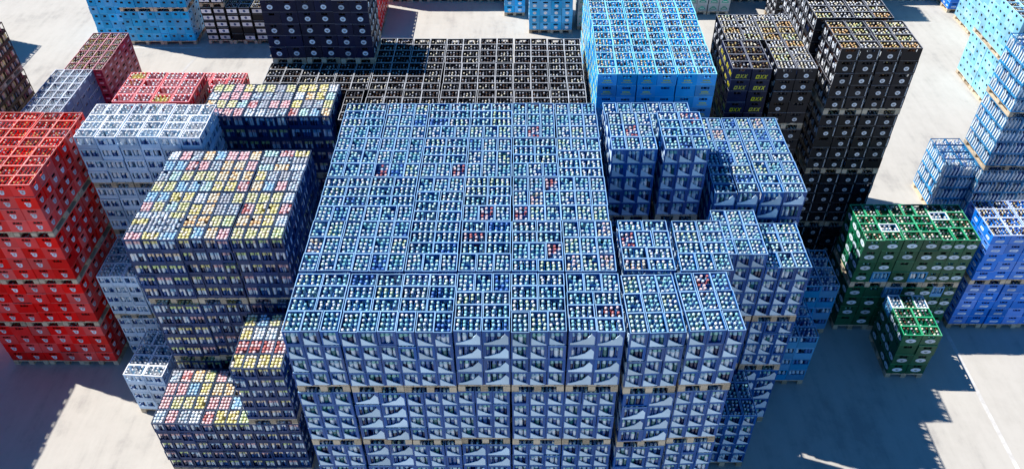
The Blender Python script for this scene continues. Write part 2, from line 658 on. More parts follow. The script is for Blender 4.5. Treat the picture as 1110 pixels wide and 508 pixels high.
WATER = [('teal', ['mint', 'haze', 'teal', 'aqua'], ['clear', 'green', 'ice']), ('pale', ['white', 'mint', 'aqua', 'haze', 'teal'], ['clear', 'ice', 'green']), ('lime', ['lime', 'mint', 'white'], ['green', 'clear']),
         ('blue', ['sky', 'blue', 'teal', 'aqua'], ['deep', 'clear']), ('pink', ['dusty', 'rust', 'haze'], ['rosy', 'clear']), ('orange', ['cream', 'dusty', 'haze'], ['clear', 'peach'])]
JUICE = [('white', ['white', 'haze', 'white'], ['milk', 'bluish']), ('pink', ['pink', 'dusty', 'pink'], ['pinkish']), ('yellow', ['yellow', 'cream', 'yellow'], ['yellowish']),
         ('peach', ['cream', 'orange', 'cream'], ['peach']), ('blue', ['sky', 'haze', 'sky'], ['bluish']), ('lime', ['lime', 'olive', 'lime'], ['limey']),
         ('grey', ['grey', 'haze', 'grey'], ['clear', 'milk']), ('mint', ['mint', 'mint', 'haze'], ['milk', 'bluish']), ('rose', ['dusty', 'rust', 'pink'], ['pinkish']), ('olive', ['olive', 'cream', 'olive'], ['limey', 'peach'])]
BEER = [('gold', ['gold', 'brown', 'grey', 'dark', 'dark'], ['amber']), ('silver', ['grey', 'cream', 'dark', 'brown', 'dark'], ['amber', 'smoke']), ('dark', ['dark', 'brown', 'gold', 'dark'], ['amber', 'smoke'])]
PALE = [('white', ['white', 'white', 'grey'], ['milk', 'milk', 'clear']), ('clear', ['white', 'haze'], ['milk', 'bluish'])]
BRIGHT = [('white', ['white', 'grey', 'dark', 'brown'], ['smoke', 'amber']), ('silver', ['grey', 'cream', 'dark', 'gold'], ['smoke'])]
LAGER = [('yellow', ['lime', 'yellow', 'cream', 'white'], ['smoke', 'amber']), ('white', ['white', 'cream', 'grey'], ['smoke']), ('gold', ['gold', 'cream', 'orange'], ['amber'])]

b12 = dict(grid=(4, 3), br=0.040, bh=0.288, bn=0.018, bc=0.0225)
b20 = dict(grid=(5, 4), br=0.031, bh=0.247, bn=0.014, bc=0.019, sides=6)
kind('water_crate', a=.400, b=.264, h=.3095, lp=.3115, pal=(.834, 1.21), body='water_body', rim='water_rim', rimw=.009, panel='water_panel', holes=(WIN, WIN), flav=WATER, fw=[34, 32, 12, 8, 0, 0], pr=pr_swoosh, prn='label_panel',
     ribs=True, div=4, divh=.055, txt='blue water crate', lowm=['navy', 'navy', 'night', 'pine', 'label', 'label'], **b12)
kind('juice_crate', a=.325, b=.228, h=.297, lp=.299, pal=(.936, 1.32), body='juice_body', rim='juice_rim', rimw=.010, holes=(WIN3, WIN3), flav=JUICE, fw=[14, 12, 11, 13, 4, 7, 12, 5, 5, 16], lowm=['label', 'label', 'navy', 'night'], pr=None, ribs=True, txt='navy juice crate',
     grid=(4, 3), br=0.0345, bh=0.278, bn=0.026, bc=0.0315, lean=.008, gap=.02)
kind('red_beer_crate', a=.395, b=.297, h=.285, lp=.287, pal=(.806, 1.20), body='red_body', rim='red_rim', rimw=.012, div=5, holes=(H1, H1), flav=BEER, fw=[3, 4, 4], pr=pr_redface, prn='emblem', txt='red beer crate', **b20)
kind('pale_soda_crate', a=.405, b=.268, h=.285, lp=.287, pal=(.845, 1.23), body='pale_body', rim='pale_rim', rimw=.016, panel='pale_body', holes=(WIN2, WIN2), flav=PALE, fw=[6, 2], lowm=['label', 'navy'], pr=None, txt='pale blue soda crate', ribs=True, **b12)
kind('rose_soda_crate', a=.405, b=.298, h=.285, lp=.287, pal=(.84, 1.23), body='rose_body', rim='rose_rim', rimw=.016, holes=(WIN2, WIN2), flav=[('pink', ['white', 'pink', 'white'], ['pinkish', 'rosy']), ('white', ['white', 'pink'], ['pinkish']), ('yellow', ['yellow', 'cream'], ['yellowish'])], fw=[8, 5, 0], pr=None, txt='rose red soda crate', **b12)
kind('maroon_crate', a=.40, b=.29, h=.285, lp=.287, pal=(1.20, 1.20), body='maroon_body', rim='maroon_rim', holes=(H1, H1), flav=[('gold', ['gold', 'cream', 'grey'], ['amber', 'smoke'])], fw=[1], pr=pr_smear, prn='emblem', print='maroon_rim', txt='maroon beer crate', **b20)
kind('navy_beer_crate', a=.40, b=.29, h=.285, lp=.287, pal=(1.16, 1.20), body='navy_body', rim='navy_rim', rimw=.018, holes=(H1, H1), flav=[('pale', ['white', 'grey', 'haze'], ['milk', 'bluish'])], fw=[1], pr=None, txt='navy beer crate with grey rim', **b20)
kind('black_beer_crate', a=.398, b=.297, h=.288, lp=.290, pal=(.822, 1.21), body='black_body', rim='black_rim', rimw=.010, holes=(H1, H1), flav=[('grey', ['grey', 'dark', 'dark', 'cream'], ['smoke']), ('dark', ['dark', 'grey', 'brown', 'dark'], ['smoke', 'amber'])], fw=[4, 4], pr=None, txt='black beer crate', **b20)
kind('badge_beer_crate', a=.398, b=.297, h=.288, lp=.290, pal=(.845, 1.21), body='black_body', rim='grey_rim', rimw=.010, holes=(([(.24, .76)], .70, .90), WIN3), flav=LAGER, fw=[5, 5, 3], pr=pr_badge, prn='emblem', print='white_print', side_text=True, lowm=['label', 'label', 'night'], txt='black badge beer crate', **b20)
kind('night_beer_crate', a=.398, b=.297, h=.288, lp=.290, pal=(.815, 1.21), body='oxx_body', rim='grey_rim', rimw=.010, holes=(([(.32, .68)], .72, .90), WIN3), flav=BRIGHT, fw=[2, 2], pr=pr_badge, prn='emblem', print='cool_print', badge_v=.40, badge=.20, txt='midnight badge beer crate', **b20)
kind('lettered_beer_crate', a=.398, b=.297, h=.268, lp=.270, pal=(.84, 1.21), body='oxx_body', rim='grey_rim', rimw=.010, holes=(([(.32, .68)], .70, .90), H1), flav=BEER, fw=[2, 2, 4], pr=pr_oxx, prn='lettering', txt='dark beer crate lettered OXX', **b20)
kind('slim_badge_crate', a=.398, b=.297, h=.268, lp=.270, pal=(.84, 1.21), body='black_body', rim='grey_rim', rimw=.010, holes=(([(.24, .76)], .70, .90), WIN3), flav=LAGER, fw=[4, 6, 2], pr=pr_badge, prn='emblem', print='white_print', lowm=['label', 'night'], txt='slim black badge crate', **b20)
kind('azure_beer_crate', a=.396, b=.297, h=.268, lp=.270, pal=(.81, 1.20), body='azure_body', rim='azure_rim', div=5, rimw=.014, holes=(H1, H1), flav=[('white', ['haze', 'grey', 'aqua', 'brown'], ['deep', 'smoke']), ('silver', ['haze', 'cream', 'blue', 'gold'], ['deep', 'amber'])] + [('brown', ['brown', 'cream', 'haze'], ['amber', 'deep'])], fw=[3, 3, 2], pr=pr_label, prn='lettering', print='yellow_print', txt='azure beer crate', **b20)
kind('royal_beer_crate', a=.398, b=.297, h=.262, lp=.264, pal=(.83, 1.21), body='royal_body', rim='royal_rim', div=5, rimw=.018, holes=(H1, H1), flav=[('brown', ['brown', 'gold', 'white'], ['amber', 'smoke']), ('white', ['grey', 'dark', 'gold'], ['smoke'])], fw=[1, 1], pr=pr_smear, prn='emblem', print='cool_print', txt='royal blue beer crate', **b20)
kind('green_water_crate', a=.400, b=.264, h=.318, lp=.320, pal=(.834, 1.21), body='green_body', rim='green_rim', div=4, rimw=.015, holes=(H1, H1), flav=[('white', ['grey', 'grey', 'dark', 'brown', 'cream'], ['green', 'smoke'])], fw=[1], pr=pr_badge, prn='emblem', print='cool_print', badge=.19, badge_w=1.9, badge_v=.40, mark='green_body', txt='green water crate', grid=(4, 3), br=.039, bh=.285, bn=.017, bc=.024)
kind('silver_lid_crate', a=.400, b=.264, h=.318, lp=.320, pal=(.834, 1.21), body='soda_body', rim='pale_rim', rimw=.022, holes=(WIN2, WIN2), flav=[('white', ['white', 'grey'], ['milk', 'clear'])], fw=[1], pr=None, txt='odd white-rimmed blue crate', grid=(4, 3), br=.039, bh=.285, bn=.017, bc=.024)
kind('sky_crate', a=.396, b=.297, h=.285, lp=.287, pal=(1.21, 1.21), body='sky_body', rim='sky_rim', holes=(SLOT, SLOT), flav=BRIGHT, fw=[1, 1], pr=None, txt='sky blue crate', **b20)
kind('sleeve_bottle_crate', a=.40, b=.30, h=.37, lp=.373, pal=(1.22, 1.30), body='stripe_body', rim='stripe_rim', rimw=.010, holes=(([(.04, .96)], .10, .95), ([(.04, .96)], .10, .95)), flav=[('white', ['blue', 'sky', 'white'], ['bluish', 'deep', 'milk'])], fw=[1], pr=pr_slash, prn='label_panel', print='cool_print', txt='blue sleeved bottle crate', grid=(4, 3), br=.042, bh=.34, bn=.016, bc=.018)
kind('cola_bottle_crate', a=.40, b=.30, h=.358, lp=.360, pal=(.82, 1.20), body='soda_body', rim='soda_rim', rimw=.012, holes=(([(.08, .92)], .52, .92), ([(.08, .92)], .52, .92)), flav=[('white', ['white', 'sky', 'white'], ['deep', 'bluish'])], fw=[1], pr=None, txt='mid blue bottle crate', grid=(4, 3), br=.040, bh=.335, bn=.015, bc=.018)
kind('cyan_crate', a=.396, b=.297, h=.285, lp=.287, pal=(1.21, 1.21), body='cyan_body', rim='cyan_rim', holes=(SLOT, SLOT), flav=BRIGHT, fw=[1, 1], pr=None, txt='cyan beer crate', **b20)
kind('plate_beer_crate', a=.396, b=.297, h=.255, lp=.257, pal=(.90, 1.21), body='black_body', rim='black_rim', holes=(None, None), flav=BEER, fw=[1, 1, 1], pr=pr_plate, prn='label_panel', txt='black crate with white plate', **b20)
kind('cyan_badge_crate', a=.396, b=.297, h=.285, lp=.287, pal=(.82, 1.21), body='cyan_body', rim='azure_rim', holes=(H1, H1), flav=BRIGHT, fw=[1, 1], pr=pr_badge, prn='emblem', print='white_print', badge_mark=False, badge=.2, txt='bright blue badge crate', **b20)
kind('silver_crate', a=.40, b=.297, h=.285, lp=.287, pal=(.84, 1.21), body='silver_body', rim='silver_rim', holes=(None, None), flav=BRIGHT, fw=[1, 1], pr=pr_hill, prn='emblem', txt='silver crate with green hill emblem', **b20)
kind('mixed_bottle_crate', a=.40, b=.297, h=.285, lp=.287, pal=(1.20, 1.20), body='brown_body', rim='brown_body', rimw=.010, holes=(([(.06, .94)], .22, .92), ([(.06, .94)], .22, .92)), flav=[('many', ['yellow', 'white', 'red', 'teal', 'orange', 'cream'], ['yellowish', 'milk', 'rosy', 'clear', 'peach', 'smoke'])], fw=[1], pr=None, txt='brown crate of mixed bottles', **b12)

ARR, MESH = {}, {}
LOD_BOX = {}


def get_mesh(key, fn, smooth=False):
    if key not in MESH:
        ARR[key] = fn().arrays()
        MESH[key] = mesh_from(key[1] if isinstance(key, tuple) else key, *ARR[key], smooth=smooth)
    return MESH[key]


NV = 5
for kn, k in K.items():
    get_mesh((kn, kn), lambda: shell(k))
    k['prints'] = ([(k['pr'], k['prn'])] if k['pr'] else []) + ([(pr_side, 'lettering')] if k.get('side_text') else [])
    for fn_, nm in k['prints']:
        for f in range(4):
            def mk():
                mb = MB()
                fn_(mb, k, (f,))
                return mb
            get_mesh((kn, nm, f), mk)
    for fi, fl in enumerate(k['flav']):
        for v in range(NV):
            get_mesh((kn, 'bottles', fi, v), lambda: bottles(k, fl, random.Random(fi * 17 + v), k.get('gap', 0.07)), smooth=True)
    mb = MB()
    mb.box(-k['a'] / 2, k['a'] / 2, -k['b'] / 2, k['b'] / 2, 0.0, k['h'] - .012, k['body'], skip=(0,))
    LOD_BOX[kn] = mb.arrays()

# ------------------------------------------------------------------ stacks: where every pallet of crates stands
# pattern: rows from the front; '2' = two crates lengthwise across, '3' = three crates end on, '4' = four juice crates end on
STACKS = []


def stack(phrase, kn, x, y, nx, ny, tiers, pat='2222', z0=0.0, ph=.15, yaw=0.0, rows=None, low=None, special=None, gx=None, gy=None, far=False, off=False, turn=None):
    k = K[kn]
    STACKS.append(dict(phrase=phrase, k=k, x=x, y=y, nx=nx, ny=ny, tiers=tiers, pat=pat, z0=z0, ph=ph, yaw=yaw, rows=rows, low=low, special=special or {}, gx=gx or k['pal'][0], gy=gy or k['pal'][1], far=far, off=off))


PH = .176
main_rows = [['3222', '3222', '3222', '2223', '3222', '2223'],
             ['333', '333', '3222', '3222', '2322', '333'],
             ['3222', '3222', '2223', '3222', '333', '333'],
             ['333', '333', '3222', '333', '3222', '2223'],
             ['3222', '333', '3222', '3222', '333', '333']]
# flavour of single crates: (column, row of pallets, row in pallet, place in row) -> flavour
pinks = {(4, 4, 0, 1): 4, (1, 3, 0, 0): 4, (3, 2, 0, 1): 4, (4, 2, 0, 0): 4, (4, 2, 2, 2): 4, (4, 2, 1, 1): 5, (3, 1, 2, 0): 4, (4, 1, 1, 2): 4, (5, 1, 0, 0): 5, (5, 1, 0, 2): 5, (5, 0, 1, 1): 4,
         (0, 1, 1, 0): 5, (2, 3, 0, 2): 4, (5, 1, 2, 2): 5}
stack('big water block', 'water_crate', -3.472, 7.92, 6, 5, [4, 4, 4, 4], rows=main_rows, ph=PH, special=pinks, gy=1.213,
      low={1: ['333', '2322', '333', '333', '333', '333'], 2: ['333', '2322', '333', '2223', '333', '333'], 3: ['333'] * 6})
stack('corner water pallet', 'water_crate', 1.605, 7.84, 1, 1, [4, 4, 4, 4], '333', ph=PH, yaw=.03, low={1: ['2223'], 2: ['333']})
stack('end water pallet', 'water_crate', 2.475, 7.89, 1, 1, [4, 4, 4, 4], '333', ph=PH, yaw=.045, special={(0, 0, 2, 1): 4})
stack('inner corner pallet', 'water_crate', 1.62, 9.15, 1, 1, [4, 4, 4, 4], '2232', ph=PH, special={(0, 0, 0, 0): 5, (0, 0, 2, 0): 4})
stack('inner end pallet', 'water_crate', 2.53, 9.15, 1, 1, [4, 4, 4, 4], '3222', ph=PH)
stack('left raised stack', 'water_crate', 1.66, 11.97, 1, 1, [4, 4, 4, 5], '333', ph=PH, special={(0, 0, 1, 1): 4})
stack('right raised stack', 'water_crate', 2.62, 11.97, 1, 1, [4, 4, 4, 5], '3222', ph=PH, special={(0, 0, 3, 1): 4})
stack('stack behind raised pair', 'water_crate', 1.68, 12.80, 2, 1, [4, 4, 4], '2223', ph=PH, gx=.86, z0=1.42)
stack('stepped stack', 'water_crate', 3.54, 10.38, 1, 1, [5, 4, 5], '333', ph=PH)
stack('outer stepped stack', 'water_crate', 4.385, 10.37, 1, 1, [5, 4, 4], '3222', ph=PH, low={2: ['2223']})
stack('stepped block', 'water_crate', 3.59, 11.72, 2, 2, [5, 5, 5], rows=[['2223', '2232'], ['333', '333']], ph=PH, gx=.868, gy=1.25, special={(1, 1, 2, 1): 5, (0, 1, 1, 1): 5})
stack('low dark stack', 'water_crate', 3.70, 9.28, 1, 1, [5], '333', ph=PH)
stack('near bottle stack', 'cola_bottle_crate', 5.50, 11.36, 1, 1, [4], '2222', ph=.155)
stack('far bottle stack', 'cola_bottle_crate', 6.42, 12.88, 1, 1, [4], '2222', ph=.155)
# left: juice, soda and red crates
stack('tall juice block', 'juice_crate', -7.02, 10.68, 3, 2, [5, 5, 5], rows=[['333344', '4444', '4444'], ['4444', '4444', '44333']], ph=.165, gx=.94, gy=1.335)
stack('front juice pair', 'juice_crate', -7.0, 9.14, 2, 1, [5], '4444', ph=.165)
stack('middle juice stack', 'juice_crate', -5.12, 9.13, 1, 1, [5, 5], '4444', ph=.165)
stack('back juice row', 'juice_crate', -6.83, 14.59, 3, 1, [5, 5, 5], '4444', ph=.165, gx=.93)
stack('red block', 'red_beer_crate', -11.56, 11.93, 3, 2, [4, 4, 4, 4], '2222', ph=.152, gy=1.245)
stack('pale soda block', 'pale_soda_crate', -9.0, 13.50, 3, 1, [4, 4, 4, 4], '2223', ph=.152, gx=.86)
stack('pale soda pair', 'pale_soda_crate', -8.90, 12.17, 2, 1, [4, 4], '3222', ph=.152)
stack('low pale soda stack', 'pale_soda_crate', -8.20, 10.60, 1, 1, [4], '2223', ph=.152, yaw=-.06)
stack('rose soda pair', 'rose_soda_crate', -8.72, 14.80, 2, 1, [4, 4, 4, 4], '2222', ph=.152, special={(0, 0, 3, 0): 2, (1, 0, 0, 0): 2})
stack('rear rose soda pair', 'rose_soda_crate', -8.62, 17.02, 2, 1, [4, 4, 4], '2222', ph=.152)
stack('maroon stack', 'maroon_crate', -14.30, 22.42, 1, 2, [5], 'MMM', ph=.15)
stack('navy stack', 'navy_beer_crate', -14.52, 19.95, 1, 2, [5], 'MMM', ph=.15, gy=1.24)
stack('mixed bottle stack', 'mixed_bottle_crate', -16.75, 20.05, 1, 2, [5, 5], 'NNNN', ph=.16, gx=1.22)
stack('unseen red stack', 'red_beer_crate', -15.5, 7.6, 2, 5, [4, 4, 4, 4], '2222', ph=.152, off=True)
stack('unseen mixed stack', 'mixed_bottle_crate', -21.15, 25.3, 1, 2, [5, 5], 'NNNN', ph=.16, off=True)
# middle and right: beer
stack('wide black block', 'black_beer_crate', -5.9, 15.93, 9, 2, [5, 5, 5], '2222', ph=.155, gy=1.205)
stack('black corner pile', 'black_beer_crate', -3.93, 14.70, 1, 1, [5, 5, 5], '1111', ph=.155, gx=.46)
stack('front black row', 'black_beer_crate', -3.43, 14.70, 6, 1, [5, 5, 5], '2222', ph=.155)
stack('midnight stack', 'night_beer_crate', -5.86, 17.08, 3, 1, [5], '2222', z0=4.817, ph=.16)
stack('azure block', 'azure_beer_crate', 1.61, 14.55, 3, 4, [5, 5, 5, 5], '2222', ph=.155)
stack('lettered stack', 'lettered_beer_crate', 4.40, 14.80, 1, 1, [5, 5, 5, 5], '2222', ph=.152)
stack('slim black stack', 'slim_badge_crate', 5.32, 14.80, 1, 2, [5, 5, 5, 5], '2222', ph=.152, gy=1.215)
stack('slim stack behind lettering', 'slim_badge_crate', 4.49, 16.02, 1, 1, [5, 5, 5, 5], '2222', ph=.152)
stack('black badge block', 'badge_beer_crate', 6.57, 14.92, 2, 1, [5, 5, 5, 5], '2222', ph=.152)
stack('rear black badge block', 'badge_beer_crate', 6.45, 16.25, 2, 2, [5, 5, 5, 5], '2222', ph=.152)
stack('green block', 'green_water_crate', 7.46, 12.99, 3, 1, [4, 4], rows=[['2223', '2223', '3222']], ph=.165)
stack('small green stack', 'green_water_crate', 8.22, 11.58, 1, 1, [4], '2223', ph=.150, yaw=-.02)
stack('royal blue block', 'royal_beer_crate', 10.2, 13.05, 3, 1, [5, 5], '2222', ph=.155, yaw=.0)
stack('sleeved tower', 'sleeve_bottle_crate', 12.20, 17.10, 2, 1, [4, 4, 4], 'NNNN', ph=.155)
stack('low sleeved stack', 'sleeve_bottle_crate', 11.38, 17.30, 1, 1, [4], 'SSSS', ph=.155, gx=.82)
stack('near sky blue wall', 'sky_crate', 15.25, 22.6, 2, 2, [5, 5], 'NNNN', ph=.15)
stack('far sky blue wall', 'sky_crate', 16.8, 26.7, 1, 2, [5, 5], 'NNNN', ph=.15)
stack('upper royal stack', 'cyan_badge_crate', 15.9, 23.2, 2, 1, [5], '2222', z0=3.19, ph=.15)
# far row along the top of the picture
stack('cyan stack', 'cyan_crate', -14.27, 26.95, 2, 1, [4, 4, 4], 'MMM', ph=.155, far=True)
stack('cyan side stack', 'cyan_crate', -15.56, 27.35, 1, 1, [6], 'MMM', ph=.155, far=True)
stack('white plate row', 'plate_beer_crate', -11.42, 27.0, 4, 1, [5], '2222', ph=.155, far=True)
stack('white plate upper stack', 'plate_beer_crate', -11.42, 27.0, 1, 1, [4], '2222', z0=1.447, ph=.155, far=True)
stack('small far red stack', 'red_beer_crate', -7.6, 27.6, 3, 2, [5], '2222', ph=.15, far=True)
stack('far red row', 'red_beer_crate', -6.0, 30.45, 7, 1, [5, 5], '2222', ph=.15, far=True)
stack('bright blue badge stack', 'cyan_badge_crate', .33, 27.8, 2, 1, [5, 5], '2222', ph=.155, far=True)
stack('far bright blue stack', 'cyan_badge_crate', -.60, 29.2, 1, 1, [5, 5], '2222', ph=.155, far=True)
stack('silver stack', 'silver_crate', 2.14, 28.06, 2, 1, [5], '2222', ph=.155, far=True)
stack('far silver row', 'silver_crate', 5.60, 29.3, 3, 1, [5], '2222', ph=.155, far=True)
stack('far black stack', 'badge_beer_crate', 9.55, 28.3, 2, 1, [5], '2222', ph=.155, far=True)
stack('far royal stack', 'royal_beer_crate', 16.7, 29.5, 2, 1, [5], '2222', ph=.155, far=True)
stack('tall far black row', 'black_beer_crate', 7.6, 30.45, 4, 1, [5, 5, 5, 5], '2222', ph=.155, far=True)
stack('far dark row', 'black_beer_crate', 11.2, 30.55, 7, 1, [5], '2222', ph=.155, far=True)

ORD = ['first', 'second', 'third', 'fourth', 'fifth', 'sixth', 'seventh', 'eighth', 'ninth', 'tenth']
TIERN = lambda i, n: 'only-tier' if n == 1 else 'top-tier' if i == n - 1 else 'bottom-tier' if i == 0 else 'second-tier' if i == n - 2 else 'third-tier'
LAYN = lambda i, n: 'top-layer' if i == n - 1 else 'lowest-layer' if i == 0 else ORD[n - 1 - i] + '-layer'
COLN = {1: ['single'], 2: ['left', 'right'], 3: ['left', 'middle', 'right'], 4: ['outer-left', 'inner-left', 'inner-right', 'outer-right']}
ROWN = {3: ['front', 'middle', 'back'], 4: ['front', 'second', 'third', 'back']}


def layout(k, pat, gx, gy):
    """cells of one layer: (x, y centre from the pallet's front left corner, rotation, row, column, rows, columns)"""
    a, b = k['a'], k['b']
    depth = []
    for c in pat:
        depth.append({'1': b, '2': b, '3': a, '4': a, 'M': a, 'N': b, 'S': b}[c])
        if k['name'] == 'juice_crate':
            depth[-1] = a if c == '4' else b
    tot = sum(depth)
    slack = (gy - 0.012 - tot) / max(1, len(pat))
    y, out = 0.006 + slack / 2, []
    for r, c in enumerate(pat):
        n = {'1': 1, '2': 2, '3': 3, '4': 4, 'M': 4, 'N': 3, 'S': 2}[c]
        turned = c in '34M' and not (k['name'] == 'juice_crate' and c == '3')
        if k['name'] == 'juice_crate' and c == '3':
            n = 3
        wdt = b if turned else a
        px = (gx - 0.012) / n
        for i in range(n):
            out.append((0.006 + (i + .5) * px, y + depth[r] / 2, turned, r, i, len(pat), n))
        y += depth[r] + slack
    return out


# ------------------------------------------------------------------ list every crate and pallet on the outside of each stack
CRATES, PALLETS, BOXES = [], [], []
for si, st in enumerate(STACKS):
    k = st['k']
    rng = random.Random(100 + si)
    ca, sa = math.cos(st['yaw']), math.sin(st['yaw'])
    for c in range(st['nx']):
        for r in range(st['ny']):
            z = st['z0']
            nt_ = len(st['tiers'])
            jx, jy, jr = rng.uniform(-.008, .008), rng.uniform(-.008, .008), rng.uniform(-.004, .004)
            for t, nl in enumerate(st['tiers']):
                down = nt_ - 1 - t
                pat = st['pat'] if st['rows'] is None else st['rows'][r][c]
                if st['low'] and down in st['low']:
                    pat = st['low'][down][c]
                tx, ty = jx + rng.uniform(-.012, .012), jy + rng.uniform(-.010, .010)
                ang = st['yaw'] + jr + rng.uniform(-.005, .005)
                px, py = c * st['gx'] + tx, r * st['gy'] + ty - (.045 if r == 0 and st['ny'] == 5 else 0)
                org = (st['x'] + px * ca - py * sa, st['y'] + px * sa + py * ca)
                gx, gy = st['gx'], st['gy']
                cx = org[0] + gx / 2 * ca - gy / 2 * sa
                cy = org[1] + gx / 2 * sa + gy / 2 * ca
                edge_p = c in (0, st['nx'] - 1) or r in (0, st['ny'] - 1)
                PALLETS.append(dict(si=si, c=c, r=r, t=t, nt=nt_, loc=(cx, cy, z), ang=ang, size=(gx - .02, gy - .02, st['ph'] - .003), edge=edge_p))
                z += st['ph']
                BOXES.append((cx - gx / 2 + .03, cy - gy / 2 + .03, z - st['ph'] + .01, cx + gx / 2 - .03, cy + gy / 2 - .03, z + nl * k['lp'] - .03))
                cells = layout(k, pat, gx, gy)
                for l in range(nl):
                    top = t == nt_ - 1 and l == nl - 1
                    for (ux, uy, turned, row, colm, nr, nc) in cells:
                        fr, bk = r == 0 and row == 0, r == st['ny'] - 1 and row == nr - 1
                        lf, rt = c == 0 and colm == 0, c == st['nx'] - 1 and colm == nc - 1
                        if not (top or fr or bk or lf or rt):
                            continue
                        ux2, uy2 = ux + rng.uniform(-.006, .006), uy + rng.uniform(-.005, .004)
                        if fr and rng.random() < .25:      # some stand a little proud of the row
                            uy2 -= rng.uniform(.003, .022)
                        X = org[0] + ux2 * ca - uy2 * sa
                        Y = org[1] + ux2 * sa + uy2 * ca
                        rot = ang + rng.uniform(-.012, .012) + (math.pi / 2 if turned else 0)
                        if rng.random() < .5:
                            rot += math.pi if k['name'] in ('juice_crate', 'mixed_bottle_crate') else 0
                        hx, hy = (k['b'] / 2, k['a'] / 2) if turned else (k['a'] / 2, k['b'] / 2)
                        fl = st['special'].get((c, r, row, colm)) if top else None
                        if fl is None:
                            fw = k['fw']
                            fl = rng.choices(range(len(fw)), fw)[0] if k['name'] != 'juice_crate' or colm == 0 or rng.random() > .35 else CRATES[-1]['fl']
                        CRATES.append(dict(si=si, kn=k['name'], loc=(X, Y, z + l * k['lp']), rot=rot, half=(hx, hy, k['h']), ex=(fr, rt, bk, lf, top), c=c, r=r, t=t, l=l, nt=nt_, nl=nl,
                                           row=row, col=colm, turned=turned, nr=nr, nc=nc, fl=fl, v=rng.randrange(NV), sp=top and (c, r, row, colm) in st['special']))
                z += nl * k['lp']

# ------------------------------------------------------------------ which of them the photograph shows
BX = np.array(BOXES, np.float64)
cp, sp_ = math.cos(PITCH), math.sin(PITCH)


def project(p, eye):
    d = p - eye
    dep = d[:, 1] * cp - d[:, 2] * sp_
    up = d[:, 1] * sp_ + d[:, 2] * cp
    return 563.19 + F_PX * d[:, 0] / dep, 254 - F_PX * up / dep, dep


def seen(points, eye):
    """True where nothing of the stacks stands between a point and the eye"""
    out = np.zeros(len(points), bool)
    for s in range(0, len(points), 4000):
        p = points[s:s + 4000]
        d = eye - p
        inv = 1.0 / np.where(np.abs(d) < 1e-9, 1e-9, d)
        t0 = (BX[None, :, :3] - p[:, None, :]) * inv[:, None, :]
        t1 = (BX[None, :, 3:] - p[:, None, :]) * inv[:, None, :]
        lo = np.minimum(t0, t1).max(2)
        hi = np.maximum(t0, t1).min(2)
        out[s:s + 4000] = ~((hi > np.maximum(lo, 1e-4)) & (lo < 1)).any(1)
    return out


pts, own = [], []
for i, c in enumerate(CRATES):
    x, y, z = c['loc']
    hx, hy, h = c['half']
    g = 0.05
    fr, rt, bk, lf, top = c['ex']
    if top:
        for u in (-.8, 0, .8):
            for v in (-.8, 0, .8):
                pts.append((x + u * hx, y + v * hy, z + h + .01)); own.append(i)
    if fr:
        for u in (-.8, 0, .8):
            for v in (.15, .5, .9):
                pts.append((x + u * hx, y - hy - g, z + v * h)); own.append(i)
    if lf and x > 0:
        for u in (-.8, 0, .8):
            for v in (.15, .5, .9):
                pts.append((x - hx - g, y + u * hy, z + v * h)); own.append(i)
    if rt and x < 0:
        for u in (-.8, 0, .8):
            for v in (.15, .5, .9):
                pts.append((x + hx + g, y + u * hy, z + v * h)); own.append(i)
pts = np.array(pts)
own = np.array(own)


def vis_count(pts, own, n, eye, mg):
    u, v, d = project(pts, eye)
    ok = (u > -mg) & (u < W_PX + mg) & (v > -mg) & (v < 508 + mg)
    ok[ok] = seen(pts[ok], eye)
    return np.bincount(own[ok], minlength=n)


EYE = np.array([0, 0, CAM_H])
nC = len(CRATES)
vis = vis_count(pts, own, nC, EYE, 0)
near = sum((vis_count(pts, own, nC, EYE + np.array(o), 60) for o in ((-1.2, 0, 0), (1.2, 0, 0), (0, -.6, .8))), np.zeros(nC, int))
ploc, pown = [], []
for i, p in enumerate(PALLETS):
    x, y, z = p['loc']
    sx, sy, sz = p['size']
    for u in (-.45, -.2, .2, .45):
        for q in ((x + u * sx, y - sy / 2 - .04, z + sz * .6), (x - math.copysign(sx / 2 + .04, x), y + u * sy, z + sz * .6)):
            ploc.append(q); pown.append(i)
pvis = vis_count(np.array(ploc), np.array(pown), len(PALLETS), EYE, 4)


# ------------------------------------------------------------------ ground and painted lines
def obj(name, me, parent=None, kind_=None):
    o = bpy.data.objects.new(name, me)
    if parent is not None:
        o.parent = parent
    if kind_:
        o['kind'] = kind_
    COL.objects.link(o)
    return o


def tag(o, label, cat, group=None):
    o['label'] = label
    o['category'] = cat
    if group:
        o['group'] = group


mb = MB()
n = 24
for i in range(n):
    for j in range(n):
        x0, x1 = -240 + 480 * i / n, -240 + 480 * (i + 1) / n
        y0, y1 = -200 + 480 * j / n, -200 + 480 * (j + 1) / n
        mb.face([(x0, y0, 0), (x1, y0, 0), (x1, y1, 0), (x0, y1, 0)], 'ground')
obj('ground', mb.mesh('ground'), kind_='structure')


def strip(p, q, wd):
    p, q = Vector(p), Vector(q)
    d = (q - p).normalized()
    nn = Vector((-d.y, d.x)) * wd / 2
    a, b, c, d2 = p - nn, q - nn, q + nn, p + nn
    m2 = MB()
    m2.face([(a.x, a.y, .004), (b.x, b.y, .004), (c.x, c.y, .004), (d2.x, d2.y, .004)], 'line')
    return obj('road_marking', m2.mesh('road_marking'), kind_='structure')


strip((10.16, 13.6), (10.16, 2.0), .09)
strip((-14.6, 26.70), (-11.62, 26.70), .10)
strip((-11.40, 27.4), (-11.92, 24.2), .10)
strip((9.84, 31.0), (10.06, 29.2), .10)

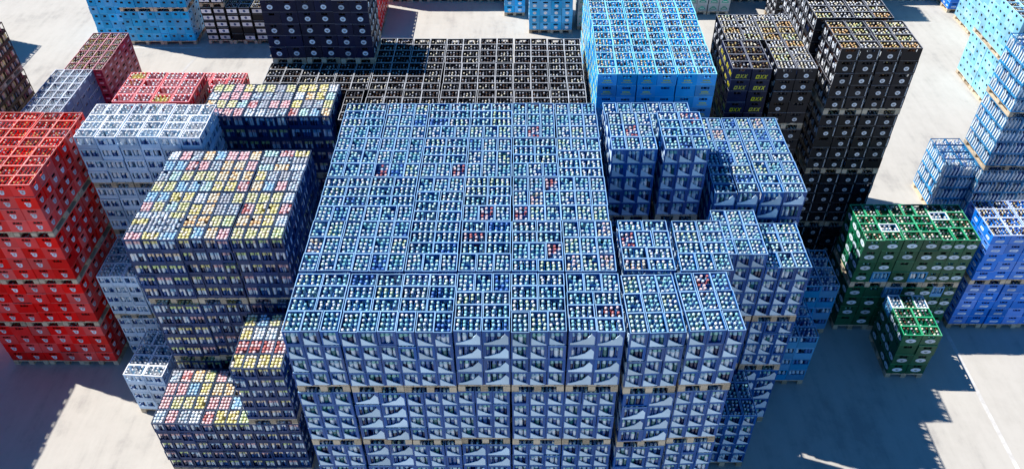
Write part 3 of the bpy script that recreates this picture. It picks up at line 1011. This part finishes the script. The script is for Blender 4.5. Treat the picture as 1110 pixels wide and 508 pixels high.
# ------------------------------------------------------------------ pallets
def pallet_parts(sx, sy, sz):
    """(name, size, centres) of the boards and blocks of a wooden pallet"""
    tb, bb = .022, .022
    hb = sz - tb * 2 - bb
    bx = [-sx / 2 + .055, 0, sx / 2 - .055]
    by = [-sy / 2 + .075, 0, sy / 2 - .075]
    deck = [(-sx / 2 + .07), -sx / 4 + .02, 0, sx / 4 - .02, (sx / 2 - .07)]
    return [('skid', (.11, sy, bb), [(x, 0, bb / 2) for x in bx]), ('block', (.11, .15, hb), [(x, y, bb + hb / 2) for x in bx for y in by]),
            ('cross_board', (sx, .14, tb), [(0, y, bb + hb + tb / 2) for y in by]), ('deck_board', (.13, sy, tb), [(x, 0, sz - tb / 2) for x in deck])]


def cube_mb(s):
    m2 = MB()
    m2.box(-s[0] / 2, s[0] / 2, -s[1] / 2, s[1] / 2, -s[2] / 2, s[2] / 2, 'wood')
    return m2


HIDDEN = []
TW = {1: 'sole', 2: 'left right', 3: 'left middle right'}


def where(p, nx, ny):
    """which pallet of a stack, in words"""
    a = [] if nx == 1 else [{0: 'leftmost', nx - 1: 'rightmost'}.get(p['c'], ORD[p['c']] + '-across')]
    b = [] if ny == 1 else [{0: 'front', ny - 1: 'rearmost'}.get(p['r'], ORD[p['r']] + '-back')]
    return ' '.join(a + b)


for i, p in enumerate(PALLETS):
    st = STACKS[p['si']]
    if pvis[i] == 0 or st['off']:
        if p['edge']:
            key = 'slab%.2f%.2f%.3f' % p['size']
            if key not in ARR:
                m2 = MB()
                sx, sy, sz = p['size']
                m2.box(-sx / 2, sx / 2, -sy / 2, sy / 2, sz - .03, sz, 'wood')
                ARR[key] = m2.arrays()
            HIDDEN.append((ARR[key], Matrix.Translation(p['loc']) @ Matrix.Rotation(p['ang'], 4, 'Z')))
        continue
    wpx = F_PX * p['size'][0] / (p['loc'][1] * cp + (CAM_H - p['loc'][2]) * sp_)
    detailed = wpx > 34 and not st['far']
    key = 'pallet%.2f%.2f%.3f' % p['size']
    if detailed:
        root = bpy.data.objects.new('wooden_pallet', None)
        root.empty_display_size = .2
        COL.objects.link(root)
        for nm, sz, cs in pallet_parts(*p['size']):
            kk = (nm + '%.2f%.2f%.3f' % sz, nm)
            me = get_mesh(kk, lambda: cube_mb(sz))
            for c3 in cs:
                o = obj(nm, me, root)
                o.location = c3
    else:
        if key not in ARR:
            items = []
            for nm, sz, cs in pallet_parts(*p['size']):
                a0 = cube_mb(sz).arrays()
                items += [(a0, Matrix.Translation(c3)) for c3 in cs]
            ARR[key] = merge(items)
            MESH[key] = mesh_from('wooden_pallet', *ARR[key])
        root = obj('wooden_pallet', MESH[key])
    root.location = p['loc']
    root.rotation_euler = (0, 0, p['ang'])
    wh = where(p, st['nx'], st['ny'])
    tag(root, ' '.join(('wooden pallet under %s crates, %s %s' % (TIERN(p['t'], p['nt']), wh + ' of' if wh else 'of', st['phrase'])).split()), 'pallet', 'wooden pallets under the ' + st['phrase'])

# ------------------------------------------------------------------ crates as objects, the rest joined
LIMIT = 296
ranked = {}
for i, c in enumerate(CRATES):
    st = STACKS[c['si']]
    x, y, z = c['loc']
    d = y * cp + (CAM_H - z) * sp_
    c['score'] = vis[i] * (c['half'][0] / d) ** 2 if not st['off'] else 0
    if vis[i] and not st['off']:
        ranked.setdefault(c['kn'], []).append(i)
single = set()
for kn, l in ranked.items():
    l.sort(key=lambda i: -CRATES[i]['score'])
    single.update(l[:LIMIT])

MASS = {}
seen_labels = {}
BOT = {}


def crate_label(c):
    st, k = STACKS[c['si']], K[c['kn']]
    txt = k['txt']
    if c['sp'] and k['name'] == 'water_crate':
        txt = ('pink' if c['fl'] == 4 else 'cream') + '-capped ' + txt
    elif c['sp']:
        txt = k['flav'][c['fl']][0] + '-bottle ' + txt
    rw = (ROWN.get(c['nr']) or [ORD[q] for q in range(c['nr'])])[c['row']]
    cl = COLN[c['nc']][c['col']]
    wh = where(c, st['nx'], st['ny'])
    tier = TIERN(c['t'], c['nt'])
    lay = LAYN(c['l'], c['nl'])
    return ' '.join(('%s %s-%s in %s %s, %s %s' % (txt, rw, cl, tier if tier != 'only-tier' else '', lay, wh + ' of' if wh else 'of', st['phrase'])).replace(' ,', ',').split())


ODD = {}          # a few blue crates with white rims stand in the green stacks
green_odd = {('green block', 0, 1, 3, 1, 1), ('green block', 0, 1, 0, 0, 1), ('green block', 1, 1, 0, 0, 1), ('green block', 2, 1, 3, 2, 0), ('green block', 1, 0, 3, 0, 0), ('green block', 2, 0, 3, 0, 1), ('small green stack', 0, 0, 3, 3, 0), ('small green stack', 0, 0, 3, 3, 2)}
SOLO = {}
for i, c in enumerate(CRATES):
    st = STACKS[c['si']]
    kn = c['kn']
    k = K[kn]
    mx = Matrix.Translation(c['loc']) @ Matrix.Rotation(c['rot'], 4, 'Z')
    if (st['phrase'], c['c'], c['t'], c['l'], c['row'], c['col']) in green_odd:
        kn = 'silver_lid_crate'
        k = K[kn]
        c['kn'] = kn
        c['fl'] = 0
    bkey = (kn, 'bottles', c['fl'], c['v'])
    shown = [(side - c['turned']) % 4 for side in range(4) if c['ex'][side]]     # own faces that look out of the stack
    if random.random() < .05:          # here and there the print is worn away
        shown = []
    keys = [(kn, kn), bkey] + [(kn, nm, f) for _, nm in k['prints'] for f in shown]
    if i in single:
        root = obj(kn, MESH[(kn, kn)])
        root.location = c['loc']
        root.rotation_euler = (0, 0, c['rot'])
        lab = crate_label(c)
        if lab in seen_labels:
            print('DUP', lab)
        seen_labels[lab] = 1
        tag(root, lab, 'crate', k['txt'] + 's in the ' + st['phrase'])
        for _, nm in k['prints']:
            for f in shown:
                if (f + c['turned']) % 4 != 2:
                    obj(nm, MESH[(kn, nm, f)], root)
        if st['phrase'] in ('big water block', 'corner water pallet', 'end water pallet') and c['ex'][4] and c['r'] == 0 and c['row'] == 0:
            rng = random.Random(i)          # the crates nearest the lens: each bottle by itself
            fl = k['flav'][c['fl']]
            for x, y in bottle_spots(k):
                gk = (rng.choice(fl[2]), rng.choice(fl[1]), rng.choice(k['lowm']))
                kk = ('solo' + '_'.join(gk), 'bottle')

                def one():
                    m2 = MB()
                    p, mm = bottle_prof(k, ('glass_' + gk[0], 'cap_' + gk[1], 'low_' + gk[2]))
                    m2.lathe(0, 0, p, 8, mm)
                    return m2
                o = obj('bottle', get_mesh(kk, one, smooth=True), root)
                o.location = (x + rng.uniform(-.003, .003), y + rng.uniform(-.003, .003), rng.uniform(-.008, .003))
                o.rotation_euler = (rng.gauss(0, .02), rng.gauss(0, .02), rng.uniform(0, 6))
        else:
            obj('bottles', MESH[bkey], root, 'stuff')
    elif vis[i] or near[i] or st['off'] or c['ex'][4]:
        for q in keys:
            MASS.setdefault(kn, []).append((ARR[q], mx))
    else:
        HIDDEN.append((LOD_BOX[kn], mx))
for kn, items in MASS.items():
    obj(kn + '_mass', mesh_from(kn + '_mass', *merge(items)), kind_='stuff')
obj('inner_crate_mass', mesh_from('inner_crate_mass', *merge(HIDDEN)), kind_='stuff')
import collections
print('CRATES', nC, 'single', len(single), {kn: (len(l), len(MASS.get(kn, []))) for kn, l in ranked.items()}, 'objects', len(S.objects), 'pallets', int((pvis > 0).sum()))
